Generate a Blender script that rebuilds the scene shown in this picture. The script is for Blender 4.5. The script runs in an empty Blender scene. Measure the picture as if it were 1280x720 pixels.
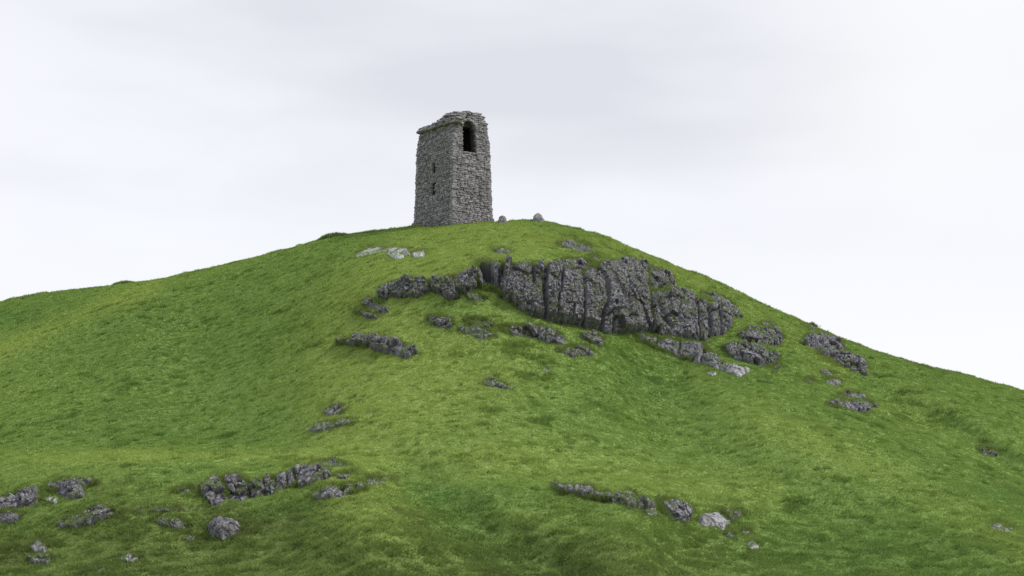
import bpy, math
import numpy as np

R = math.radians
rng = np.random.default_rng(7)
scn = bpy.context.scene
COL = scn.collection

# ------------------------------------------------------------------ camera
F = 1956.0                      # focal length in photo pixels (1280 wide)
HOR = 580.0                     # eye-level row of the photo
cam_d = bpy.data.cameras.new('camera')
cam = bpy.data.objects.new('camera', cam_d)
COL.objects.link(cam)
cam.location = (0, 0, 0)
cam.rotation_euler = (R(90), 0, 0)
cam_d.sensor_width = 36.0
cam_d.lens = 36.0 * F / 1280.0
cam_d.shift_y = (HOR - 360.0) / 1280.0
cam_d.clip_start = 0.1
cam_d.clip_end = 9000
scn.camera = cam

# ------------------------------------------------------------------ light
SUN_EL, SUN_AZ = 50.0, 98.0     # azimuth clockwise from +Y (the view): right and behind
SUN_STRENGTH = 2.8
world = bpy.data.worlds.new('World')
scn.world = world
world.use_nodes = True
nt = world.node_tree
nt.nodes.clear()


def N(tree, kind, **kw):
    n = tree.nodes.new(kind)
    for k, v in kw.items():
        setattr(n, k, v)
    return n


def math_node(tree, op, a, b=None, c=None, clamp=False):
    n = tree.nodes.new('ShaderNodeMath')
    n.operation = op
    n.use_clamp = clamp
    for i, x in enumerate((a, b, c)):
        if x is None:
            continue
        if isinstance(x, (int, float)):
            n.inputs[i].default_value = x
        else:
            tree.links.new(x, n.inputs[i])
    return n.outputs[0]


def mix_col(tree, fac, a, b, blend='MIX'):
    n = tree.nodes.new('ShaderNodeMix')
    n.data_type = 'RGBA'
    n.blend_type = blend
    for idx, x in ((0, fac), (6, a), (7, b)):
        if isinstance(x, (int, float)):
            n.inputs[idx].default_value = x
        elif isinstance(x, tuple):
            n.inputs[idx].default_value = x if len(x) == 4 else (*x, 1)
        else:
            tree.links.new(x, n.inputs[idx])
    return n.outputs[2]


def ramp(tree, src, p0, p1, v0=0.0, v1=1.0, smooth=True):
    n = tree.nodes.new('ShaderNodeMapRange')
    n.interpolation_type = 'SMOOTHSTEP' if smooth else 'LINEAR'
    tree.links.new(src, n.inputs[0])
    for i, v in enumerate((p0, p1, v0, v1)):
        n.inputs[i + 1].default_value = v
    return n.outputs[0]


# overcast sky: a thin Nishita base under layered cloud, brighter overhead
tc = N(nt, 'ShaderNodeTexCoord')
sep = N(nt, 'ShaderNodeSeparateXYZ')
nt.links.new(tc.outputs['Generated'], sep.inputs[0])
sky = N(nt, 'ShaderNodeTexSky', sky_type='NISHITA', sun_disc=False)
sky.sun_elevation = R(SUN_EL)
sky.sun_rotation = R(SUN_AZ)
nis = N(nt, 'ShaderNodeVectorMath', operation='SCALE')
nt.links.new(sky.outputs[0], nis.inputs[0])
nis.inputs['Scale'].default_value = 1.0
mp = N(nt, 'ShaderNodeMapping')
mp.inputs['Scale'].default_value = (1.0, 1.0, 3.2)
mp.inputs['Location'].default_value = (3.3, 1.7, 0.45)
nt.links.new(tc.outputs['Generated'], mp.inputs[0])
cn = N(nt, 'ShaderNodeTexNoise')
cn.inputs['Scale'].default_value = 2.6
cn.inputs['Detail'].default_value = 5.0
cn.inputs['Roughness'].default_value = 0.42
nt.links.new(mp.outputs[0], cn.inputs['Vector'])
cn2 = N(nt, 'ShaderNodeTexNoise')
cn2.inputs['Scale'].default_value = 7.5
cn2.inputs['Detail'].default_value = 3.0
cn2.inputs['Roughness'].default_value = 0.4
nt.links.new(mp.outputs[0], cn2.inputs['Vector'])


def dir_blob(az, el, sa, se):
    """soft cloud bank centred on a direction (azimuth/elevation in degrees)"""
    cx, cy, cz = math.sin(R(az)) * math.cos(R(el)), 0, math.sin(R(el))
    dx = math_node(nt, 'DIVIDE', math_node(nt, 'SUBTRACT', sep.outputs[0], cx), math.sin(R(sa)))
    dz = math_node(nt, 'DIVIDE', math_node(nt, 'SUBTRACT', sep.outputs[2], cz), math.sin(R(se)))
    d2 = math_node(nt, 'ADD', math_node(nt, 'MULTIPLY', dx, dx), math_node(nt, 'MULTIPLY', dz, dz))
    return math_node(nt, 'EXPONENT', math_node(nt, 'MULTIPLY', d2, -1.0))


bank = math_node(nt, 'ADD', math_node(nt, 'MULTIPLY', dir_blob(3.5, 14.0, 11.0, 3.0), 0.8),
                 math_node(nt, 'MULTIPLY', dir_blob(-9, 15.5, 9, 2.0), 0.45))
nz = math_node(nt, 'ADD', math_node(nt, 'MULTIPLY', cn.outputs[0], 0.6), math_node(nt, 'MULTIPLY', cn2.outputs[0], 0.4))
cl = math_node(nt, 'ADD', math_node(nt, 'MULTIPLY', ramp(nt, nz, 0.42, 0.60), 0.42), math_node(nt, 'MULTIPLY', bank, math_node(nt, 'ADD', nz, 0.35)))
cl = math_node(nt, 'MULTIPLY', cl, ramp(nt, sep.outputs[2], 0.08, 0.2), clamp=True)
cloud = mix_col(nt, cl, (0.915, 0.932, 0.978), (0.735, 0.750, 0.802))
cloud = mix_col(nt, ramp(nt, sep.outputs[2], 0.03, 0.16, 0.85, 0.0), cloud, (0.965, 0.970, 0.985))
cloud = mix_col(nt, math_node(nt, 'MULTIPLY', math_node(nt, 'ADD', dir_blob(15.0, 12.3, 4.5, 3.0), dir_blob(17.0, 16.5, 5.0, 2.0)), math_node(nt, 'MULTIPLY', nz, 1.3), clamp=True), cloud, (0.985, 0.978, 0.985))
over = ramp(nt, sep.outputs[2], 0.30, 0.95, 1.0, 1.35)
low = ramp(nt, sep.outputs[2], -0.12, -0.01, 0.25, 1.0)
vs = N(nt, 'ShaderNodeVectorMath', operation='SCALE')
cloud = mix_col(nt, ramp(nt, sep.outputs[2], 0.30, 0.6), cloud, (0.84, 0.91, 1.08))
nt.links.new(cloud, vs.inputs[0])
nt.links.new(math_node(nt, 'MULTIPLY', math_node(nt, 'MULTIPLY', over, low), 10.0), vs.inputs['Scale'])
final = mix_col(nt, 0.95, nis.outputs[0], vs.outputs[0])
bg = N(nt, 'ShaderNodeBackground')
bg.inputs['Strength'].default_value = 0.091
nt.links.new(final, bg.inputs[0])
wo = N(nt, 'ShaderNodeOutputWorld')
nt.links.new(bg.outputs[0], wo.inputs[0])

sun_d = bpy.data.lights.new('sun', 'SUN')
sun_d.energy = SUN_STRENGTH
sun_d.angle = R(12)
sun_d.color = (1.0, 0.95, 0.86)
sun = bpy.data.objects.new('sun', sun_d)
COL.objects.link(sun)
sun.location = (60, -40, 90)
# lamp shines along -Z; the sun stands at azimuth SUN_AZ (clockwise from +Y), elevation SUN_EL
sun.rotation_euler = (R(90 - SUN_EL), 0, R(180 - SUN_AZ))

vs_ = scn.view_settings
scn.display_settings.display_device = 'sRGB'
vs_.view_transform = 'Standard'
vs_.look = 'None'
vs_.exposure = 0.2
vs_.gamma = 1.0
vs_.use_curve_mapping = False

# ------------------------------------------------------------------ numpy noise


def _hash(ix, iy, iz, seed):
    h = (ix.astype(np.uint32) * np.uint32(374761393) + iy.astype(np.uint32) * np.uint32(668265263)
         + iz.astype(np.uint32) * np.uint32(2147483647 - 1013) + np.uint32(seed * 974711 + 12345))
    h = (h ^ (h >> np.uint32(13))) * np.uint32(1274126177)
    h = (h ^ (h >> np.uint32(16))) * np.uint32(2246822519)
    h = h ^ (h >> np.uint32(15))
    return (h & np.uint32(0xFFFFFF)).astype(np.float32) / np.float32(0xFFFFFF)


def vnoise(p, seed=0):
    """value noise, p (N,3) -> 0..1"""
    i = np.floor(p).astype(np.int64)
    f = (p - i).astype(np.float32)
    f = f * f * f * (f * (f * 6 - 15) + 10)
    out = 0
    for dx in (0, 1):
        wx = f[:, 0] if dx else 1 - f[:, 0]
        for dy in (0, 1):
            wy = f[:, 1] if dy else 1 - f[:, 1]
            for dz in (0, 1):
                wz = f[:, 2] if dz else 1 - f[:, 2]
                out = out + wx * wy * wz * _hash(i[:, 0] + dx, i[:, 1] + dy, i[:, 2] + dz, seed)
    return out


def fbm(p, octv=4, seed=0, rough=0.5):
    a, s, t = 1.0, 0.0, 0.0
    q = np.array(p, dtype=np.float64)
    for k in range(octv):
        s = s + a * vnoise(q, seed + k)
        t += a
        a *= rough
        q = q * 2.03 + 17.3
    return s / t


def worley(p, seed=0, facet=False):
    """-> F1, F2, random value of the nearest cell"""
    i = np.floor(p).astype(np.int64)
    f1 = np.full(len(p), 9.0)
    f2 = np.full(len(p), 9.0)
    cid = np.zeros(len(p))
    tlt = np.zeros(len(p))
    for dx in (-1, 0, 1):
        for dy in (-1, 0, 1):
            for dz in (-1, 0, 1):
                c = i + np.array((dx, dy, dz))
                o = [c[:, k] + 0.1 + 0.8 * _hash(c[:, 0], c[:, 1], c[:, 2], seed + 11 * (k + 1)) for k in range(3)]
                d = np.sqrt((p[:, 0] - o[0]) ** 2 + (p[:, 1] - o[1]) ** 2 + (p[:, 2] - o[2]) ** 2)
                v = _hash(c[:, 0], c[:, 1], c[:, 2], seed + 77)
                near = d < f1
                f2 = np.where(near, f1, np.minimum(f2, d))
                cid = np.where(near, v, cid)
                if facet:
                    gr_ = [_hash(c[:, 0], c[:, 1], c[:, 2], seed + 101 + 7 * k) - 0.5 for k in range(3)]
                    tlt = np.where(near, sum((p[:, k] - o[k]) * gr_[k] for k in range(3)), tlt)
                f1 = np.where(near, d, f1)
    return (f1, f2, cid, tlt) if facet else (f1, f2, cid)


def sstep(a, b, x):
    t = np.clip((x - a) / (b - a), 0, 1)
    return t * t * (3 - 2 * t)


def poly_sd(u, v, poly):
    """signed distance in px, positive inside"""
    P = np.array(poly, float)
    Q = np.roll(P, -1, 0)
    best = np.full(u.shape, 1e9)
    inside = np.zeros(u.shape, bool)
    for (ax, ay), (bx, by) in zip(P, Q):
        ex, ey = bx - ax, by - ay
        L = ex * ex + ey * ey + 1e-9
        t = np.clip(((u - ax) * ex + (v - ay) * ey) / L, 0, 1)
        best = np.minimum(best, (u - ax - t * ex) ** 2 + (v - ay - t * ey) ** 2)
        if ay != by:
            hit = ((ay > v) != (by > v)) & (u < (bx - ax) * (v - ay) / (by - ay) + ax)
            inside ^= hit
    d = np.sqrt(best)
    return np.where(inside, d, -d)


def line_d(u, v, pts):
    best = np.full(u.shape, 1e9)
    for (ax, ay), (bx, by) in zip(pts[:-1], pts[1:]):
        ex, ey = bx - ax, by - ay
        L = ex * ex + ey * ey + 1e-9
        t = np.clip(((u - ax) * ex + (v - ay) * ey) / L, 0, 1)
        best = np.minimum(best, (u - ax - t * ex) ** 2 + (v - ay - t * ey) ** 2)
    return np.sqrt(best)


# ------------------------------------------------------------------ mesh helpers


def make_mesh(name, verts, quads=None, tris=None, smooth=False, mats=(), attrs=None):
    me = bpy.data.meshes.new(name)
    nq = 0 if quads is None else len(quads)
    n3 = 0 if tris is None else len(tris)
    verts = np.asarray(verts, np.float32)
    me.vertices.add(len(verts))
    me.vertices.foreach_set('co', verts.ravel())
    loops, starts = [], []
    if nq:
        loops.append(np.asarray(quads, np.int32).ravel())
        starts.append(np.arange(nq, dtype=np.int32) * 4)
    if n3:
        loops.append(np.asarray(tris, np.int32).ravel())
        starts.append(np.arange(n3, dtype=np.int32) * 3 + 4 * nq)
    loops = np.concatenate(loops)
    starts = np.concatenate(starts)
    me.loops.add(len(loops))
    me.loops.foreach_set('vertex_index', loops)
    me.polygons.add(len(starts))
    me.polygons.foreach_set('loop_start', starts)
    me.polygons.foreach_set('use_smooth', np.full(len(starts), smooth, dtype=bool))
    for k, a in (attrs or {}).items():
        at = me.attributes.new(k, 'FLOAT', 'POINT')
        at.data.foreach_set('value', np.asarray(a, np.float32))
    me.update(calc_edges=True)
    me.validate()
    for m in mats:
        me.materials.append(m)
    return me


def link(name, me, parent=None, loc=None):
    o = bpy.data.objects.new(name, me)
    COL.objects.link(o)
    if parent is not None:
        o.parent = parent
    if loc is not None:
        o.location = loc
    return o


def tag(o, label=None, cat=None, group=None, kind=None):
    if label:
        o['label'] = label
    if cat:
        o['category'] = cat
    if group:
        o['group'] = group
    if kind:
        o['kind'] = kind
    return o


# ------------------------------------------------------------------ materials


def new_mat(name):
    m = bpy.data.materials.new(name)
    m.use_nodes = True
    t = m.node_tree
    t.nodes.clear()
    out = t.nodes.new('ShaderNodeOutputMaterial')
    return m, t, out


def noise(t, vec, scale, detail=3.0, rough=0.5, dist=0.0):
    n = t.nodes.new('ShaderNodeTexNoise')
    n.inputs['Scale'].default_value = scale
    n.inputs['Detail'].default_value = detail
    n.inputs['Roughness'].default_value = rough
    n.inputs['Distortion'].default_value = dist
    t.links.new(vec, n.inputs['Vector'])
    return n.outputs[0]


def attr(t, name):
    n = t.nodes.new('ShaderNodeAttribute')
    n.attribute_name = name
    return n.outputs['Fac']


def geo_pos(t):
    return t.nodes.new('ShaderNodeNewGeometry').outputs['Position']


GREEN = (0.152, 0.272, 0.066)
OLIVE = (0.332, 0.420, 0.104)
BROWN = (0.112, 0.108, 0.042)
RUSH_SHADE = (0.075, 0.128, 0.034)  # dark blade green, for tussocks and for painted shade


def grass_colour(t):
    dry = attr(t, 'dry')
    brown = attr(t, 'brown')
    pos = geo_pos(t)
    n1 = noise(t, pos, 0.9, 4, 0.6)
    f = math_node(t, 'ADD', dry, math_node(t, 'MULTIPLY', math_node(t, 'SUBTRACT', n1, 0.5), 0.12), clamp=True)
    c = mix_col(t, f, GREEN, OLIVE)
    c = mix_col(t, brown, c, BROWN)
    return c


def grass_ground_mat():
    m, t, out = new_mat('turf')
    c = grass_colour(t)
    n2 = noise(t, geo_pos(t), 3.5, 5, 0.65)
    c = mix_col(t, ramp(t, n2, 0.35, 0.65, 0.50, 0.72), c, (0.058, 0.090, 0.024))
    c = mix_col(t, attr(t, 'bare'), c, (0.050, 0.048, 0.050))
    b = t.nodes.new('ShaderNodeBsdfPrincipled')
    t.links.new(c, b.inputs['Base Color'])
    b.inputs['Roughness'].default_value = 1.0
    b.inputs['Specular IOR Level'].default_value = 0.05
    t.links.new(b.outputs[0], out.inputs[0])
    return m


def grass_blade_mat():
    m, t, out = new_mat('grass_blades')
    c = grass_colour(t)
    tint = attr(t, 'tint')
    c = mix_col(t, ramp(t, tint, 0.72, 1.0, 0.0, 0.65, False), c, (0.32, 0.34, 0.11))
    c = mix_col(t, ramp(t, tint, 0.28, 0.0, 0.0, 0.6, False), c, RUSH_SHADE)
    d = t.nodes.new('ShaderNodeBsdfDiffuse')
    t.links.new(c, d.inputs[0])
    tr = t.nodes.new('ShaderNodeBsdfTranslucent')
    t.links.new(c, tr.inputs[0])
    mx = t.nodes.new('ShaderNodeMixShader')
    mx.inputs[0].default_value = 0.35
    t.links.new(d.outputs[0], mx.inputs[1])
    t.links.new(tr.outputs[0], mx.inputs[2])
    t.links.new(mx.outputs[0], out.inputs[0])
    return m


def rock_mat(name, tower=False):
    m, t, out = new_mat(name)
    pos = geo_pos(t)
    pale = attr(t, 'pale')
    n1 = noise(t, pos, 0.5, 4, 0.6)
    n2 = noise(t, pos, 2.6, 6, 0.7, 0.4)
    n3 = noise(t, pos, 4.2, 5, 0.72)
    c = mix_col(t, ramp(t, n2, 0.34, 0.66), (0.082, 0.079, 0.087), (0.225, 0.217, 0.230))
    c = mix_col(t, ramp(t, n1, 0.35, 0.7, 0.0, 0.45), c, (0.135, 0.118, 0.105))
    # lichen flecks, pale and black
    c = mix_col(t, ramp(t, n3, 0.54, 0.64, 0.0, 0.62), c, (0.41, 0.405, 0.43))
    c = mix_col(t, ramp(t, noise(t, pos, 3.6, 5, 0.75, 0.6), 0.535, 0.62, 0.0, 0.92), c, (0.022, 0.022, 0.027))
    c = mix_col(t, ramp(t, noise(t, pos, 1.3, 4, 0.6), 0.52, 0.72, 0.0, 0.5), c, (0.078, 0.088, 0.038))
    c = mix_col(t, math_node(t, 'MULTIPLY', pale, ramp(t, n2, 0.25, 0.6, 0.35, 1.0)), c, (0.47, 0.46, 0.46))
    b = t.nodes.new('ShaderNodeBsdfPrincipled')
    t.links.new(c, b.inputs['Base Color'])
    b.inputs['Roughness'].default_value = 0.92
    b.inputs['Specular IOR Level'].default_value = 0.2
    bp = t.nodes.new('ShaderNodeBump')
    bp.inputs['Strength'].default_value = 0.9
    bp.inputs['Distance'].default_value = 0.12
    t.links.new(noise(t, pos, 4.0, 6, 0.75), bp.inputs['Height'])
    t.links.new(bp.outputs[0], b.inputs['Normal'])
    t.links.new(b.outputs[0], out.inputs[0])
    return m


def masonry_mat(name, dark=1.0):
    m, t, out = new_mat(name)
    pos = geo_pos(t)
    r = attr(t, 'tint')
    n2 = noise(t, pos, 3.0, 5, 0.65)
    n3 = noise(t, pos, 9.0, 3, 0.6)
    k = dark
    c = mix_col(t, r, (0.160 * k, 0.150 * k, 0.162 * k), (0.355 * k, 0.328 * k, 0.335 * k))
    c = mix_col(t, ramp(t, n2, 0.35, 0.7, 0.0, 0.6), c, (0.088 * k, 0.083 * k, 0.094 * k))
    c = mix_col(t, ramp(t, n3, 0.56, 0.68, 0.0, 0.55), c, (0.40 * k, 0.38 * k, 0.375 * k))
    b = t.nodes.new('ShaderNodeBsdfPrincipled')
    t.links.new(c, b.inputs['Base Color'])
    b.inputs['Roughness'].default_value = 0.95
    b.inputs['Specular IOR Level'].default_value = 0.15
    bp = t.nodes.new('ShaderNodeBump')
    bp.inputs['Strength'].default_value = 0.7
    bp.inputs['Distance'].default_value = 0.05
    t.links.new(noise(t, pos, 8.0, 4, 0.7), bp.inputs['Height'])
    t.links.new(bp.outputs[0], b.inputs['Normal'])
    t.links.new(b.outputs[0], out.inputs[0])
    return m


def plain_mat(name, col):
    m, t, out = new_mat(name)
    b = t.nodes.new('ShaderNodeBsdfPrincipled')
    c = mix_col(t, noise(t, geo_pos(t), 4.0, 4, 0.6), tuple(x * 0.6 for x in col), tuple(min(1, x * 1.4) for x in col))
    t.links.new(c, b.inputs['Base Color'])
    b.inputs['Roughness'].default_value = 0.95
    t.links.new(b.outputs[0], out.inputs[0])
    return m


M_TURF = grass_ground_mat()
M_BLADE = grass_blade_mat()
M_ROCK = rock_mat('weathered_limestone')
M_STONE = masonry_mat('tower_stone')
M_CORE = plain_mat('mortar_core', (0.045, 0.042, 0.042))

# ------------------------------------------------------------------ the rock outcrops, traced
# name, label, category, outline (photo pixels), protrusion in metres, paleness, step (how steep the hill is there), crevices
OUT = []


def outcrop(name, label, poly, prot=0.35, pale=0.0, step=0.6, crev=(), cat=None):
    OUT.append(dict(name=name, label=label, poly=poly, prot=prot, pale=pale, step=step, crev=crev,
                    cat=cat or name.replace('_', ' ')))


outcrop('rock_cliff', 'tall grey cliff split by deep vertical cracks, the biggest rock face below the tower',
        [(597, 327), (613, 325.5), (631, 332), (640, 333), (662, 332.5), (684, 334), (697, 337), (706, 344), (730, 344.5),
         (741, 333), (751, 331), (772, 329.5), (799, 331), (808, 334), (809, 359), (810.5, 381), (812, 415), (791, 416),
         (763, 418), (751, 415), (747, 412), (722, 407), (710, 405), (686, 400), (680, 399), (662, 393), (649, 387),
         (640, 378), (624, 369), (615, 362), (598, 359)], 0.9, 0.0, 0.93,
        crev=[([(605, 326), (608, 340), (614, 362)], 6.5, 2.4), ([(629, 333), (627, 350), (625, 370)], 3.2, 1.0),
              ([(666, 334), (667, 362)], 1.6, 0.6), ([(681, 336), (679, 372), (682, 401)], 2.2, 1.1),
              ([(701, 344), (699, 366), (695, 377), (694, 398)], 1.1, 0.5), ([(727.5, 345), (728, 372), (727, 408)], 1.4, 0.6),
              ([(714, 388), (712, 407)], 0.9, 0.4), ([(704, 386), (722, 388), (744, 387)], 0.8, 0.3),
              ([(644, 384), (660, 384), (676, 388)], 0.8, 0.3),
              ([(744, 334), (752, 343), (758, 355), (758, 378), (751, 400), (749, 418)], 2.4, 1.5),
              ([(782, 372), (781, 404)], 2.6, 0.7), ([(764, 396), (765, 418)], 1.6, 0.6), ([(756, 394), (776, 393), (790, 402)], 1.4, 0.5),
              ([(809, 333), (810, 368), (813, 417)], 2.0, 1.0)])
outcrop('rock_cliff', 'low broken ledge of grey rock running left from the tall cliff',
        [(473, 367), (476, 360), (495, 354.5), (507, 351), (527, 351), (538, 355), (551, 350), (562, 348.5), (573, 344), (586, 340),
         (597, 337), (597, 361), (590, 366), (582, 368), (574, 365), (574, 376), (564, 377), (551, 368), (540, 364.5),
         (522, 372), (505, 373), (489, 372), (482, 374.5), (474, 373)], 0.6, 0.0, 0.85,
        crev=[([(539, 353), (541, 366)], 2.0, 0.7), ([(556, 350), (563, 362), (573, 366)], 1.8, 0.6), ([(573, 345), (574, 366)], 1.2, 0.4),
              ([(505, 352), (507, 373)], 1.2, 0.4), ([(487, 358), (488, 372)], 1.2, 0.4)], cat='rock ledge')
outcrop('rock_cliff', 'dark layered crag stepping down on the right of the tall cliff',
        [(811, 368), (819, 365.5), (847, 366), (863, 370), (872, 379), (894, 383), (910, 395), (916, 409), (905, 418),
         (886, 423), (880, 427.5), (858, 425), (836, 421), (814, 416)], 0.8, 0.0, 0.92,
        crev=[([(884, 384), (886, 402), (887, 424)], 2.4, 0.9), ([(870, 378), (872, 404), (874, 427)], 1.2, 0.5),
              ([(821, 378), (826, 395), (838, 412)], 2.0, 0.6), ([(846, 400), (860, 404)], 1.0, 0.3),
              ([(812, 384), (826, 378), (845, 376)], 1.4, 0.5), ([(898, 388), (901, 418)], 1.2, 0.4)], cat='crag')
outcrop('rock_ledge', 'short dark ledge with grass under it at the top right corner of the tall cliff',
        [(810, 336), (824, 338.5), (838, 345), (844, 355), (830, 358), (811, 357)], 0.5, 0, 0.8)
outcrop('rock_ledge', 'slanting rock shelf with a grass strip on the very top edge of the tall cliff',
        [(697, 331), (708, 325), (728, 326), (744, 331), (748, 338), (736, 342), (716, 339)], 0.35, 0, 0.5)
outcrop('rock_outcrop', 'flat dark outcrop on the grassy brow above the cliff, under the lone summit boulder',
        [(697, 306), (716, 302.5), (735, 308), (739, 315), (724, 316.5), (706, 311)], 0.3, 0, 0.5)
outcrop('rock_outcrop', 'thin dark sliver of rock between the brow outcrop and the cliff top',
        [(736, 321), (745, 320), (753, 324), (744, 327)], 0.2, 0, 0.4)
outcrop('rock_outcrop', 'very thin dark rock streak in the grass above the left end of the tall cliff',
        [(618, 313.5), (628, 312), (636, 315), (626, 316.5)], 0.15, 0, 0.3)
outcrop('rubble', 'small broken rocks in the grass below the joint of ledge and tall cliff',
        [(584, 369), (593, 367.5), (609, 374.5), (607, 378), (589, 376)], 0.35, 0.15, 0.4)
outcrop('scree_ridge', 'long slanting band of broken rock with pale scree at its lower edge below the crag',
        [(794, 419), (813, 422), (836, 426), (850, 427.5), (875, 432), (888, 441), (908, 456), (927, 461), (938, 465),
         (925, 472), (913, 468), (891, 459.5), (869, 454), (847, 445.5), (825, 436), (800, 426)], 0.45, 0.08, 0.6,
        crev=[([(850, 428), (848, 445)], 1.6, 0.5), ([(882, 436), (876, 455)], 1.6, 0.5), ([(905, 452), (897, 462)], 1.4, 0.4),
              ([(822, 425), (818, 434)], 1.2, 0.4)], cat='rock band')
outcrop('rock_outcrop', 'hooded dark outcrop at the right end of the slanting rock band',
        [(905, 437), (916, 433), (938, 434.5), (958, 441), (973, 448), (969, 454), (952, 459.5), (930, 454), (912, 448)], 0.5, 0, 0.8)
outcrop('rock_outcrop', 'lumpy dark outcrop just right of the crag, above the hooded one',
        [(924, 420), (935, 411), (958, 412), (974, 416.5), (978.5, 423), (972, 433), (947, 431.5), (930, 429)], 0.5, 0, 0.7,
        crev=[([(950, 412), (953, 432)], 1.6, 0.5)])
outcrop('rock_outcrop', 'small dark rock just under the hooded outcrop on the right',
        [(960, 460), (969, 456.5), (977, 459.5), (972, 463.5)], 0.3, 0, 0.4)
outcrop('stone', 'pale stone at the lower tip of the slanting scree band', [(884, 465.5), (889, 464.5), (894, 467.5), (889, 469)], 0.25, 0.8, 0.2)
outcrop('rock_outcrop', 'narrow rock rib slanting down the grass right of the crag, with a pale tip',
        [(877, 368), (891, 370.5), (908, 376), (919, 386), (927, 395.5), (922, 397), (908, 387), (891, 377.5)], 0.4, 0.05, 0.6)
outcrop('rock_outcrop', 'small flat rock in the grass above the lumpy outcrop',
        [(952, 404.5), (958, 403.5), (966, 405), (967.5, 409), (956, 408)], 0.25, 0, 0.4)
outcrop('rock_outcrop', 'dark crag near the right skyline, upper step of two',
        [(1001, 428), (1007, 421.5), (1027, 420), (1046, 426), (1056, 437.5), (1036, 438), (1017, 436.5)], 0.5, 0.0, 0.7)
outcrop('rock_outcrop', 'dark slanting crag near the right skyline, lower step of two, ending in a pale foot',
        [(1023, 441.5), (1040, 441.5), (1057, 442.5), (1066, 449), (1080, 455), (1083, 470), (1074, 469), (1057, 460.5), (1040, 452), (1028, 446)],
        0.5, 0.04, 0.7, crev=[([(1066, 449), (1062, 461)], 1.4, 0.4)])
outcrop('rock_outcrop', 'thin grey streak of rock near the right skyline above the two stepped crag',
        [(1007, 406), (1014, 406), (1024, 412), (1017, 412)], 0.2, 0, 0.3)
outcrop('rock_ledge', 'long thin dark ledge on the right slope below the two stepped crag',
        [(1035, 506), (1052, 502), (1068, 505), (1085, 503.5), (1096, 510.5), (1080, 513), (1055, 510.5)], 0.35, 0, 0.6)
outcrop('rock_ledge', 'thin ledge just above the long dark ledge on the right slope',
        [(1049, 493), (1071, 492.5), (1081, 499), (1063, 497)], 0.25, 0, 0.4)
outcrop('rock_ledge', 'tiny rock streak, upper one of the ledge steps on the right slope',
        [(1033, 476.5), (1048, 476), (1050, 479.5), (1038, 479)], 0.2, 0.1, 0.3)
outcrop('rock_ledge', 'faint short rock streak right below the two stepped crag', [(1027, 466.5), (1034, 466), (1040, 469), (1032, 469)], 0.2, 0.1, 0.3)
outcrop('stone', 'faint grey stones in grass left of the ledge steps on the right slope', [(1006, 476), (1012, 474), (1017, 477.5), (1010, 478.5)], 0.2, 0.15, 0.2)
outcrop('rock', 'small dark rock alone on the far right slope under the gully',
        [(1225, 560.5), (1238, 562), (1246, 567.5), (1232, 566.7)], 0.3, 0, 0.4)
outcrop('rock', 'pale flat stone with a dark hollow above it at the lower right edge',
        [(1239, 658.5), (1247.5, 656.5), (1264, 661.5), (1258, 665), (1243, 662.5)], 0.25, 0.45, 0.4)
outcrop('rock_outcrop', 'dark rounded outcrop below the left ledge, first of the lower row',
        [(535.5, 398), (549, 396.7), (564, 402), (565.5, 410), (560, 412), (544, 406.7)], 0.4, 0, 0.6)
outcrop('rock_outcrop', 'pale speckled outcrop in the lower row under the rubble, with a low toe',
        [(573, 411), (584, 408.5), (600, 411), (609, 416.5), (622, 422), (602, 425.5), (584, 419)], 0.35, 0.08, 0.5)
outcrop('rock_outcrop', 'dark upper half above the pale speckled outcrop of the lower row',
        [(582, 401), (596, 399), (609, 402), (616.5, 409), (611, 412.5), (596, 406.5)], 0.35, 0, 0.5)
outcrop('rock_outcrop', 'long grey outcrop lying parallel below the tall cliff',
        [(624.5, 410), (640, 410), (662, 408), (676, 411), (691, 415), (706, 424), (704, 431), (685, 430), (662, 425.5), (640, 419)],
        0.45, 0.03, 0.7, crev=[([(655, 409), (656, 425)], 1.4, 0.4), ([(682, 412), (680, 430)], 1.4, 0.4)])
outcrop('rock_outcrop', 'low grassy outcrop below the end of the long grey outcrop',
        [(697, 440), (710.5, 434.5), (735, 434.5), (741, 443), (716, 445.5)], 0.3, 0, 0.5)
outcrop('rock_outcrop', 'small pale edged outcrop right under the foot of the tall cliff',
        [(727, 419), (741, 418), (753.5, 426), (752, 433), (735.5, 426)], 0.4, 0.04, 0.6)
outcrop('rock_outcrop', 'long dark outcrop with a pale lower lip standing alone on the left of the slope',
        [(422, 428.5), (443, 422.5), (465.5, 421.5), (490.5, 426.5), (524, 442), (510, 448), (480, 440.5), (465.5, 435), (449, 431.5)],
        0.55, 0.04, 0.75, crev=[([(462, 433), (484, 434), (506, 437)], 1.8, 0.6)])
outcrop('rock_outcrop', 'small dark outcrop under the left tip of the broken ledge',
        [(449, 378), (460, 374), (471, 378), (485, 388), (479.5, 390.5), (465.5, 385)], 0.35, 0.02, 0.5)
outcrop('rock_outcrop', 'thin dark outcrop just lower left of the one under the ledge tip',
        [(445, 389), (457, 390), (470, 397), (460, 396.7)], 0.25, 0, 0.4)
outcrop('rock_outcrop', 'thin rock streak in the middle of the open grass face',
        [(602, 480), (613, 474.5), (627, 481), (642, 488), (629.5, 488.3)], 0.25, 0.08, 0.4)
outcrop('rock_outcrop', 'small grey rock with a pale top on the left spur, upper of two streaks',
        [(405, 514.5), (418, 509.5), (433.6, 510), (427, 515.5), (413, 519.5)], 0.3, 0.25, 0.4)
outcrop('rock_outcrop', 'long thin grey streak on the left spur, lower of two',
        [(384, 538), (410, 529.8), (439, 526), (440.5, 528.5), (421, 533.6), (396, 539)], 0.25, 0.2, 0.5)
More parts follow.
